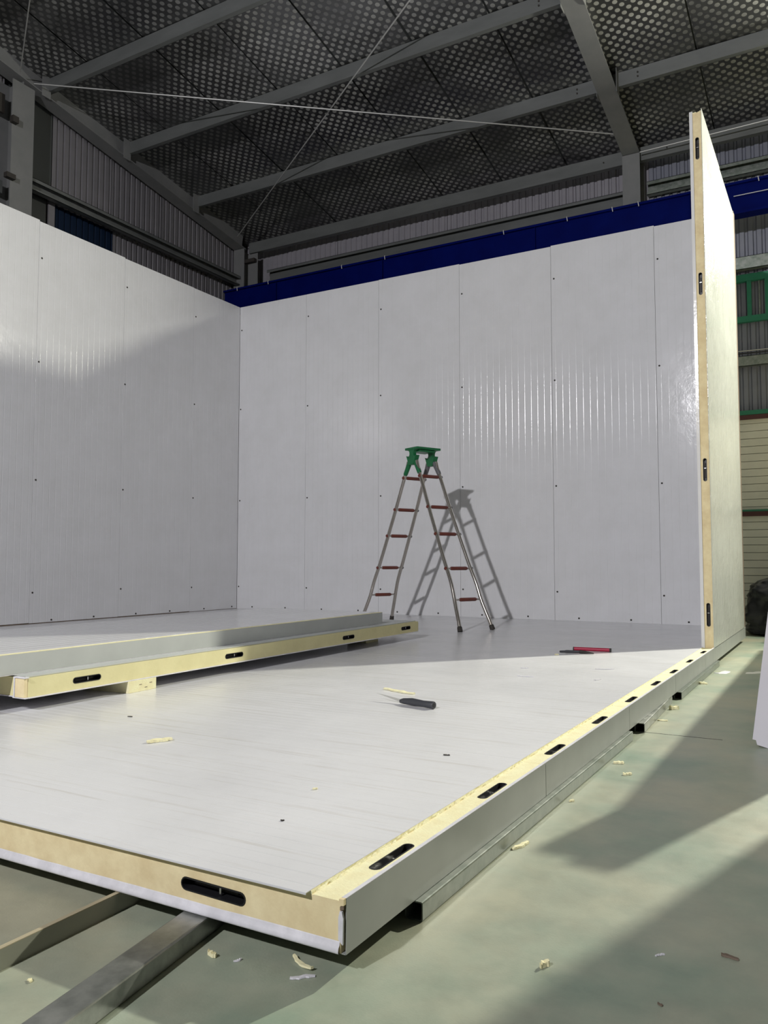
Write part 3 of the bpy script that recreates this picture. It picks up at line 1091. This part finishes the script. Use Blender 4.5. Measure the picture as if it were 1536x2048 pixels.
def sq_tube(label, p, q, w, h, mat, wall=0.003, group=None, name='steel_tube', bev=0.002):
    """hollow square tube from p to q (centre line of its underside)"""
    p, q = Vector(p), Vector(q)
    d = q - p
    L = d.length
    ang = math.atan2(d.y, d.x)
    o_ = [(-w / 2, 0), (w / 2, 0), (w / 2, h), (-w / 2, h)]
    c = 0.004
    o_ = [(-w / 2 + c, 0), (w / 2 - c, 0), (w / 2 - c * .3, c * .3), (w / 2, c), (w / 2, h - c), (w / 2 - c * .3, h - c * .3), (w / 2 - c, h), (-w / 2 + c, h), (-w / 2 + c * .3, h - c * .3), (-w / 2, h - c), (-w / 2, c), (-w / 2 + c * .3, c * .3)]
    k = (w - 2 * wall) / w
    kh = (h - 2 * wall) / h
    i_ = [(a * k, h / 2 + (b - h / 2) * kh) for a, b in o_]
    n = len(o_)
    vs = [(0, a, b) for a, b in o_] + [(L, a, b) for a, b in o_] + [(0, a, b) for a, b in i_] + [(L, a, b) for a, b in i_]
    fs = []
    for a in range(n):
        b = (a + 1) % n
        fs += [(a, b, n + b, n + a), (2 * n + b, 2 * n + a, 3 * n + a, 3 * n + b), (a, 2 * n + a, 2 * n + b, b), (n + a, n + b, 3 * n + b, 3 * n + a)]
    o = MB().add(vs, fs).put(name, mat)
    o.location = p
    o.rotation_euler = (0, 0, ang)
    return tag(o, label, 'tube', group)


G = 'galvanised square tubes under the platform'
sq_tube('large galvanised square tube on the floor at the bottom left corner', (-1.165, 0.72, 0.0005), (-1.365, 2.0, 0.0005), 0.071, 0.0435, 'galv', group=G)
sq_tube('long galvanised square tube under the right edge, nearest the camera', (-0.881, 1.70, 0.0005), (-0.881, 3.86, 0.0005), 0.046, 0.0435, 'galv_light', group=G)
sq_tube('short square tube with black open end poking out under the right edge', (-0.872, 4.07, 0.0005), (-0.905, 5.0, 0.0005), 0.048, 0.0435, 'galv', group=G)
sq_tube('galvanised square tube under the right edge, closest to the standing panel', (-0.876, 5.15, 0.0005), (-0.881, 6.95, 0.0005), 0.046, 0.0435, 'galv_light', group=G)
for k, x in enumerate((-2.6, -4.0, -5.4, -7.0)):
    sq_tube('galvanised square tube hidden under the platform, number %s from the large tube' % ('one', 'two', 'three', 'four')[k], (x, 1.6, 0.0005), (x, 9.0, 0.0005), 0.06, 0.0435, 'galv', group=G)
wbd = thing('board_on_edge', 'thin board standing on edge on the floor, running under the platform', 'board', (-1.50, 1.08, 0))
d = math.atan2(1.7 - 0.7, -0.012)
wbd.rotation_euler = (0, 0, 0.02)
MB().box(-0.013, 0, -0.5, 0.65, 0, 0.0425).put('board_face', 'board_grey', wbd)
MB().box(-0.0128, -0.0002, -0.5, 0.65, 0.0426, 0.0444).put('top_edge', 'wood', wbd)

# ------------------------------------------------------------------ ladder
LN = Vector((0.426, 0.905, 0)).normalized()
lad = thing('folding_ladder', 'A-frame steel ladder with green hinge top and red rungs on the platform', 'ladder', (-3.87, 7.68, TZ), math.atan2(-LN.x, LN.y))
# local axes: x = spread direction of the frames (left frame at -x), y = across a frame (front at -y)
HZ = [(0.0, 0.862), (0.30, 0.722), (0.46, 0.672), (0.60, 0.590), (0.955, 0.420), (1.235, 0.287), (1.57, 0.140), (1.745, 0.062)]
WZ = [(0.0, 0.212), (0.30, 0.172), (0.55, 0.158), (1.70, 0.130), (2.0, 0.125)]


def lerp(tab, z):
    for (a, va), (b, vb) in zip(tab, tab[1:]):
        if z <= b:
            return va + (vb - va) * (z - a) / (b - a)
    return tab[-1][1]


def smooth_h(z):
    s = 0
    for k in range(-3, 4):
        zz = min(max(z + k * 0.028, 0), 1.745)
        s += lerp(HZ, zz)
    return s / 7


RZ = (0.30, 0.605, 0.955, 1.237, 1.57)
for sx in (-1, 1):
    for sgn in (-1, 1):
        pts = []
        for k in range(30):
            z = 0.03 + (1.74 - 0.03) * k / 29
            pts.append((sx * smooth_h(z), sgn * lerp(WZ, z), z))
        lg = MB().tube(pts, 0.0190, 12).put('leg', 'leg_steel', lad)
        f0, f1 = Vector(pts[0]), Vector(pts[1])
        dd = (f1 - f0).normalized()
        b0 = f0 - dd * (f0.z / dd.z) * 0.98
        MB().tube([b0 + dd * 0.002, b0 + dd * 0.045, b0 + dd * 0.052], [0.0262, 0.0240, 0.0200], 12).put('rubber_foot', 'rubber', lg)
    for z in RZ:
        x = sx * smooth_h(z)
        w = lerp(WZ, z)
        rg = MB().tube([(x, -w, z), (x, w, z)], 0.0095, 10).put('rung', 'leg_steel', lad)
        e = min(w - 0.022, 0.108)
        tag(MB().tube([(x, -e, z), (x, -e + 0.012, z), (x, e - 0.012, z), (x, e, z)], [0.014, 0.0185, 0.0185, 0.014], 8).put('grip_sleeve', 'red_plastic', rg), 'dark red grip sleeve')
        for sgn in (-1, 1):
            if z > 0.45:
                MB().tube([(x, sgn * (w + 0.013), z), (x, sgn * (w + 0.025), z)], [0.020, 0.014], 8).put('rung_cap', 'red_plastic' if sgn < 0 else 'ladder_grey', rg)
# hinge heads, one at each end of the top plate
for sgn in (-1, 1):
    y = sgn * 0.127
    hm = 'ladder_green'
    prof = [(-0.040, 1.700), (0.040, 1.700), (0.058, 1.740), (0.072, 1.775), (0.084, 1.800), (0.070, 1.792), (0.056, 1.782), (0.036, 1.772),
            (-0.036, 1.772), (-0.056, 1.782), (-0.070, 1.792), (-0.084, 1.800), (-0.072, 1.775), (-0.058, 1.740)]
    hd = MB().prism(prof, y - 0.028, y + 0.028, 'xz').put('hinge_head', hm, lad, bevel=0.003)
    tag(hd, 'green hinge head')
    # web with round bites carrying the plate
    web = []
    for k in range(9):
        a = math.pi * k / 8 - math.pi / 2
        web.append((0.066 - 0.032 * math.cos(a), 1.822 + 0.036 * math.sin(a)))
    web = [(0.034, 1.771)] + web + [(0.100, 1.862), (-0.100, 1.862)] + [(-p[0], p[1]) for p in reversed(web)] + [(-0.034, 1.771)]
    MB().prism(web, y - 0.020, y + 0.020, 'xz').put('bracket', hm, lad, bevel=0.002)
    for sx in (-1, 1):
        top = Vector((sx * 0.047, y, 1.735))
        z = 1.60
        bot = Vector((sx * smooth_h(z), sgn * lerp(WZ, z), z))
        sk = MB().tube([top, top.lerp(bot, 0.5), bot.lerp(top, 0.08), bot], [0.0265, 0.0255, 0.024, 0.021], 12)
        tag(sk.put('leg_socket', 'ladder_green' if sgn < 0 else 'ladder_grey', lad), 'green leg socket' if sgn < 0 else 'dark grey leg socket')
        for tt_ in (0.25, 0.8):
            c = top.lerp(bot, tt_)
            MB().tube([c + Vector((sx * 0.018, 0, 0.004)), c + Vector((sx * 0.030, 0, 0.008))], 0.006, 6).put('rivet', 'ladder_grey', lad)
tag(MB().box(-0.108, 0.108, -0.152, 0.168, 1.862, 1.886).box(-0.085, 0.085, -0.104, 0.104, 1.838, 1.8615).put('top_plate', 'ladder_green', lad, bevel=0.004), 'dark green top plate')

# ------------------------------------------------------------------ small things on the platform
kn = thing('insulation_knife', 'long knife with dark grey handle lying on the white platform', 'knife', (-1.672, 3.415, TZ), math.atan2(0.105, -0.165))
kn.location = (-1.627, 3.342, TZ)
kn.rotation_euler = (0, 0, math.atan2(0.045, -0.185))
MB().tube([(0, 0, 0.018), (0.004, 0, 0.018), (0.06, 0, 0.0175), (0.13, 0, 0.0185), (0.185, 0, 0.016), (0.205, 0, 0.013)],
          [0.016, 0.0178, 0.0155, 0.0178, 0.0135, 0.009], 12).put('handle', 'dark_handle', kn)
MB().tube([(-0.0008, 0, 0.018), (0.001, 0, 0.018)], 0.0095, 12).put('handle_hole', 'black', kn)
bl = MB().add([(0.19, -0.0006, 0.006), (0.19, -0.0006, 0.021), (0.30, -0.0006, 0.030), (0.36, -0.0006, 0.034), (0.19, 0.0006, 0.006), (0.19, 0.0006, 0.021), (0.30, 0.0006, 0.030), (0.36, 0.0006, 0.034)],
              [(0, 1, 2, 3), (7, 6, 5, 4), (0, 3, 7, 4), (1, 5, 6, 2), (2, 6, 7, 3), (0, 4, 5, 1)])
bl.put('blade', 'steel', kn)

rt = thing('red_tube', 'short crimson plastic tube lying at the edge of the shadow', 'tube', (-1.775, 6.075, TZ), 0.02)
MB().tube([(0, 0, 0.014), (0.26, 0.02, 0.014)], 0.0135, 10).put('tube_body', 'red_tool', rt)
MB().tube([(0.2605, 0.02, 0.014), (0.272, 0.021, 0.014)], 0.0142, 10).put('end_cap', 'rubber', rt)
MB().tube([(-0.008, -0.0005, 0.014), (-0.0005, 0, 0.014)], 0.0142, 10).put('end_cap', 'rubber', rt)
pl = thing('pliers', 'dark pliers lying beside the crimson tube on the platform', 'pliers', (-1.70, 5.90, TZ), 0.0)
MB().tube([(-0.115, -0.06, 0.012), (-0.05, -0.02, 0.012), (0.02, 0.0, 0.013)], [0.008, 0.009, 0.010], 8).put('handle', 'dark_handle', pl)
MB().tube([(-0.095, 0.02, 0.010), (-0.04, 0.012, 0.012), (0.02, -0.004, 0.012)], [0.007, 0.008, 0.010], 8).put('handle', 'dark_handle', pl)
MB().tube([(0.018, -0.002, 0.012), (0.05, -0.006, 0.012), (0.125, -0.02, 0.008)], [0.014, 0.012, 0.004], 8).put('jaws', 'rubber', pl)


def scrap(name, label, pos, rz, L, Wd, H, mat='foam_cut', seed=0, group=None, curl=0.0):
    """a torn sliver: tapering irregular strip with thickness"""
    rnd = random.Random(seed)
    n = 8
    vs, fs = [], []
    for k in range(n + 1):
        a = k / n
        wd = Wd * (0.35 + 0.65 * math.sin(math.pi * (0.12 + 0.76 * a))) * rnd.uniform(0.75, 1.1)
        hh = H * rnd.uniform(0.6, 1.1)
        off = Wd * 0.35 * math.sin(3.1 * a + seed) + rnd.uniform(-0.1, 0.1) * Wd
        lift = curl * (2 * a - 1) ** 2
        x = (a - 0.5) * L
        vs += [(x, off - wd / 2, lift), (x, off + wd / 2, lift), (x, off + wd * 0.4, lift + hh), (x, off - wd * 0.4, lift + hh * 0.9)]
    for k in range(n):
        for q in range(4):
            a, b = k * 4 + q, k * 4 + (q + 1) % 4
            fs.append((a, b, b + 4, a + 4))
    fs += [(3, 2, 1, 0), (n * 4, n * 4 + 1, n * 4 + 2, n * 4 + 3)]
    o = MB().add(vs, fs).put(name, mat)
    o.location = pos
    o.rotation_euler = (0, 0, rz)
    return tag(o, label, 'scrap', group)


GS = 'foam scraps lying about'
scrap('foam_sliver', 'long thin yellow foam sliver beside the knife blade', (-2.0, 3.70, TZ + 0.0008), -0.23, 0.22, 0.030, 0.008, seed=2, group=GS)
scrap('foam_scrap', 'pale yellow foam scrap alone on the left front of the platform', (-2.225, 2.24, TZ + 0.0008), 0.95, 0.095, 0.036, 0.010, seed=31, group=GS, curl=0.002)
scrap('foam_crumb', 'tiny foam crumb on the front middle of the platform', (-1.366, 2.005, TZ + 0.0008), 0.3, 0.014, 0.008, 0.005, seed=4, group=GS)
scrap('dark_chip', 'tiny dark chip on the platform near the second lock slot', (-1.206, 2.576, TZ + 0.0008), 0.1, 0.022, 0.008, 0.003, 'rubber', seed=5)
scrap('dark_chip', 'tiny dark chip on the platform in front of the stack', (-2.689, 2.53, TZ + 0.0008), 0.1, 0.022, 0.008, 0.003, 'rubber', seed=6)
scrap('dark_chip', 'tiny dark chip on the platform close to its front edge', (-1.276, 1.725, TZ + 0.0008), 0.1, 0.010, 0.006, 0.003, 'rubber', seed=16)
scrap('foam_crumb', 'foam crumb at the shadow edge left of the crimson tube', (-1.80, 5.72, TZ + 0.0008), 0.3, 0.03, 0.016, 0.008, seed=7, group=GS)
for k, (x, y, rz, L_, lab) in enumerate((
        (-1.62, 4.55, 0.2, 0.10, 'white shaving on the platform left of the third lock slot'), (-1.30, 5.10, 0.5, 0.12, 'curled white shaving on the platform near the rebate, right of the others'),
        (-1.22, 4.62, 1.0, 0.06, 'short white shaving close to the sawn edge of the platform'), (-1.75, 4.9, 0.1, 0.05, 'small white shaving on the platform before the pliers'))):
    scrap('foam_shaving', lab, (x, y, TZ + 0.0008), rz, L_, 0.010, 0.004, 'lip', seed=40 + k, group=GS, curl=0.002)
# on the concrete
scrap('foam_scrap', 'stubby pale foam scrap on the floor right of the large tube', (-1.171, 1.341, 0.0006), 0.15, 0.024, 0.012, 0.010, seed=8, group=GS)
scrap('foam_scrap', 'narrow pale scrap on the shaded floor below the near slot', (-1.111, 1.351, 0.0006), 1.2, 0.018, 0.006, 0.004, 'lip', seed=9, group=GS)
scrap('foam_scrap', 'crooked pale foam strip on the floor below the platform corner', (-0.985, 1.405, 0.0006), -0.45, 0.070, 0.011, 0.005, seed=10, group=GS, curl=0.004)
scrap('film_scrap', 'flat greyish film scrap beside the crooked foam strip', (-0.955, 1.362, 0.0006), 0.55, 0.050, 0.013, 0.003, 'lip', seed=11, group=GS)
scrap('foam_scrap', 'small foam scrap on the lit floor at the bottom right centre', (-0.549, 1.639, 0.0006), 0.8, 0.022, 0.014, 0.012, seed=12, group=GS)
scrap('film_scrap', 'tiny white curl on the right floor near the shadow edge', (-0.354, 1.805, 0.0006), 0.9, 0.022, 0.006, 0.003, 'lip', seed=13, group=GS)
scrap('dry_leaf', 'small brown dry leaf on the shaded floor at bottom right', (-0.225, 1.868, 0.0006), 0.1, 0.034, 0.012, 0.005, 'brown_edge', seed=14)
scrap('dry_leaf', 'tiny brown speck of leaf at the bottom right', (-0.317, 1.61, 0.0006), 0.1, 0.010, 0.007, 0.003, 'brown_edge', seed=21)
scrap('foam_sliver', 'yellow foam sliver beside the near steel tube on the right', (-0.835, 2.285, 0.0006), 1.45, 0.085, 0.016, 0.007, seed=15, group=GS)
scrap('foam_scrap', 'pale foam scrap on the floor strip beyond the sliver', (-0.744, 3.239, 0.0006), 0.3, 0.034, 0.016, 0.009, seed=17, group=GS)
scrap('foam_scrap', 'pale foam scrap near the middle of the long right tube', (-0.815, 3.40, 0.0006), 0.1, 0.040, 0.020, 0.009, seed=18, group=GS)
scrap('foam_crumb', 'foam crumb close to the long right tube', (-0.830, 2.787, 0.0006), 1.0, 0.018, 0.012, 0.007, seed=19, group=GS)
scrap('foam_scrap', 'pale foam scrap beside the far end tube', (-0.835, 4.787, 0.0006), 1.2, 0.05, 0.026, 0.022, seed=20, group=GS)
scrap('foam_scrap', 'thin foam scrap beside the open tube end', (-0.83, 4.421, 0.0006), 0.1, 0.05, 0.014, 0.006, seed=22, group=GS)
scrap('film_scrap', 'flat white film scrap on the lit floor strip near the standing panel', (-0.792, 6.562, 0.0006), 0.9, 0.16, 0.09, 0.003, 'lip', seed=23, group=GS)
scrap('film_scrap', 'flat pale film strip on the shaded floor left of the leaning sheet', (-0.555, 6.66, 0.0006), 0.0, 0.16, 0.14, 0.003, 'board', seed=24, group=GS)
scrap('foam_scrap', 'pale foam scrap beside the farthest tube', (-0.83, 5.867, 0.0006), 0.2, 0.05, 0.03, 0.014, seed=25, group=GS)
scrap('foam_scrap', 'tiny foam scrap on the floor left of the large tube', (-1.414, 1.085, 0.0006), 0.2, 0.012, 0.008, 0.004, seed=26, group=GS)

# ------------------------------------------------------------------ white sheets leaning at the right edge
ws = thing('leaning_sheet', 'lilac white sheet leaning at the right edge of the picture', 'panel', (-0.365, 4.0, 0.0))
# local: lower left corner near the origin, leaning to the right
MB().prism([(0.0, 0.034), (0.014, 0.032), (0.018, 0.012), (0.062, 0.001), (0.20, 0.001), (0.35, 1.12), (0.148, 1.12)], 0.0, 0.035, 'xz').put('sheet_body', 'white_panel', ws)

# panels stored further right, unseen blocks put in to shade the floor


def added(label, x0, x1, y0, y1, h):
    o = thing('shade_panel', label, 'panel', (x0, y0, 0))
    MB().box(0.002, x1 - x0, 0, y1 - y0, 0.001, h).put('panel_core', 'foam', o)
    MB().box(-0.001, 0.0016, 0.0, y1 - y0, 0.001, h).put('panel_skin', 'skin', o)


added('panel stored on its long edge out of view at right to shade the floor', -0.10, 0.0, 4.05, 8.80, 1.18)
added('low stack of panels stored unseen by the back wall to shade the floor', 0.03, 3.2, 9.42, 10.3, 1.48)
added('unseen low pack put in to shade the floor, next to the leaning sheet', -0.225, 1.2, 3.64, 3.95, 0.30)
added('unseen tall pack put in to shade the floor to the right', 0.27, 1.6, 4.02, 4.5, 2.2)

# ------------------------------------------------------------------ black rubbish bag by the boarding
bgr = thing('rubbish_bag', 'full black plastic bag standing against the cream boarding', 'bag', (-0.50, 10.32, 0))
bm = bmesh.new()
bmesh.ops.create_icosphere(bm, subdivisions=5, radius=1.0)
for v in bm.verts:
    p = v.co.copy()
    ang = math.atan2(p.y, p.x)
    z = p.z
    r = 1.0
    fold = 0.06 * math.sin(ang * 9 + 2.2 * noise.noise((p.x * 2, p.y * 2, p.z * 2)))
    r += fold * (0.5 + 0.5 * z) + 0.13 * noise.noise((p.x * 2.3, p.y * 2.3, p.z * 2.3)) + 0.07 * noise.noise((p.x * 5, p.y * 5, p.z * 9))
    rr = math.sqrt(max(1e-6, p.x * p.x + p.y * p.y))
    q = (rr ** 0.6) / max(rr, 1e-3) if z > 0 else (1.06 * min(1.0, rr * 2.2)) / max(rr, 1e-3)
    x, y = p.x * q * r * 0.45, p.y * q * r * 0.40
    zq = math.copysign(abs(z) ** 0.72, z)
    zz = 0.33 + zq * (0.33 if z > 0 else 0.33) * (1 + 0.05 * noise.noise((p.x * 5, p.y * 5, 3)))
    if z > 0.80:
        k = (z - 0.80) / 0.20
        x *= 1 - 0.55 * k
        y *= 1 - 0.55 * k
        zz += 0.05 * k
    v.co = (x, y, max(zz, 0.003))
for f in bm.faces:
    f.smooth = True
me = bpy.data.meshes.new('bag_body')
bm.to_mesh(me)
bm.free()
me.materials.append(MAT['bag'])
share('bag_body', me, bgr)
MB().tube([(-0.16, 0, 0.64), (-0.19, 0.0, 0.70), (-0.18, -0.01, 0.75), (-0.13, 0, 0.78)], [0.06, 0.035, 0.05, 0.02], 10).put('bag_knot', 'bag', bgr)
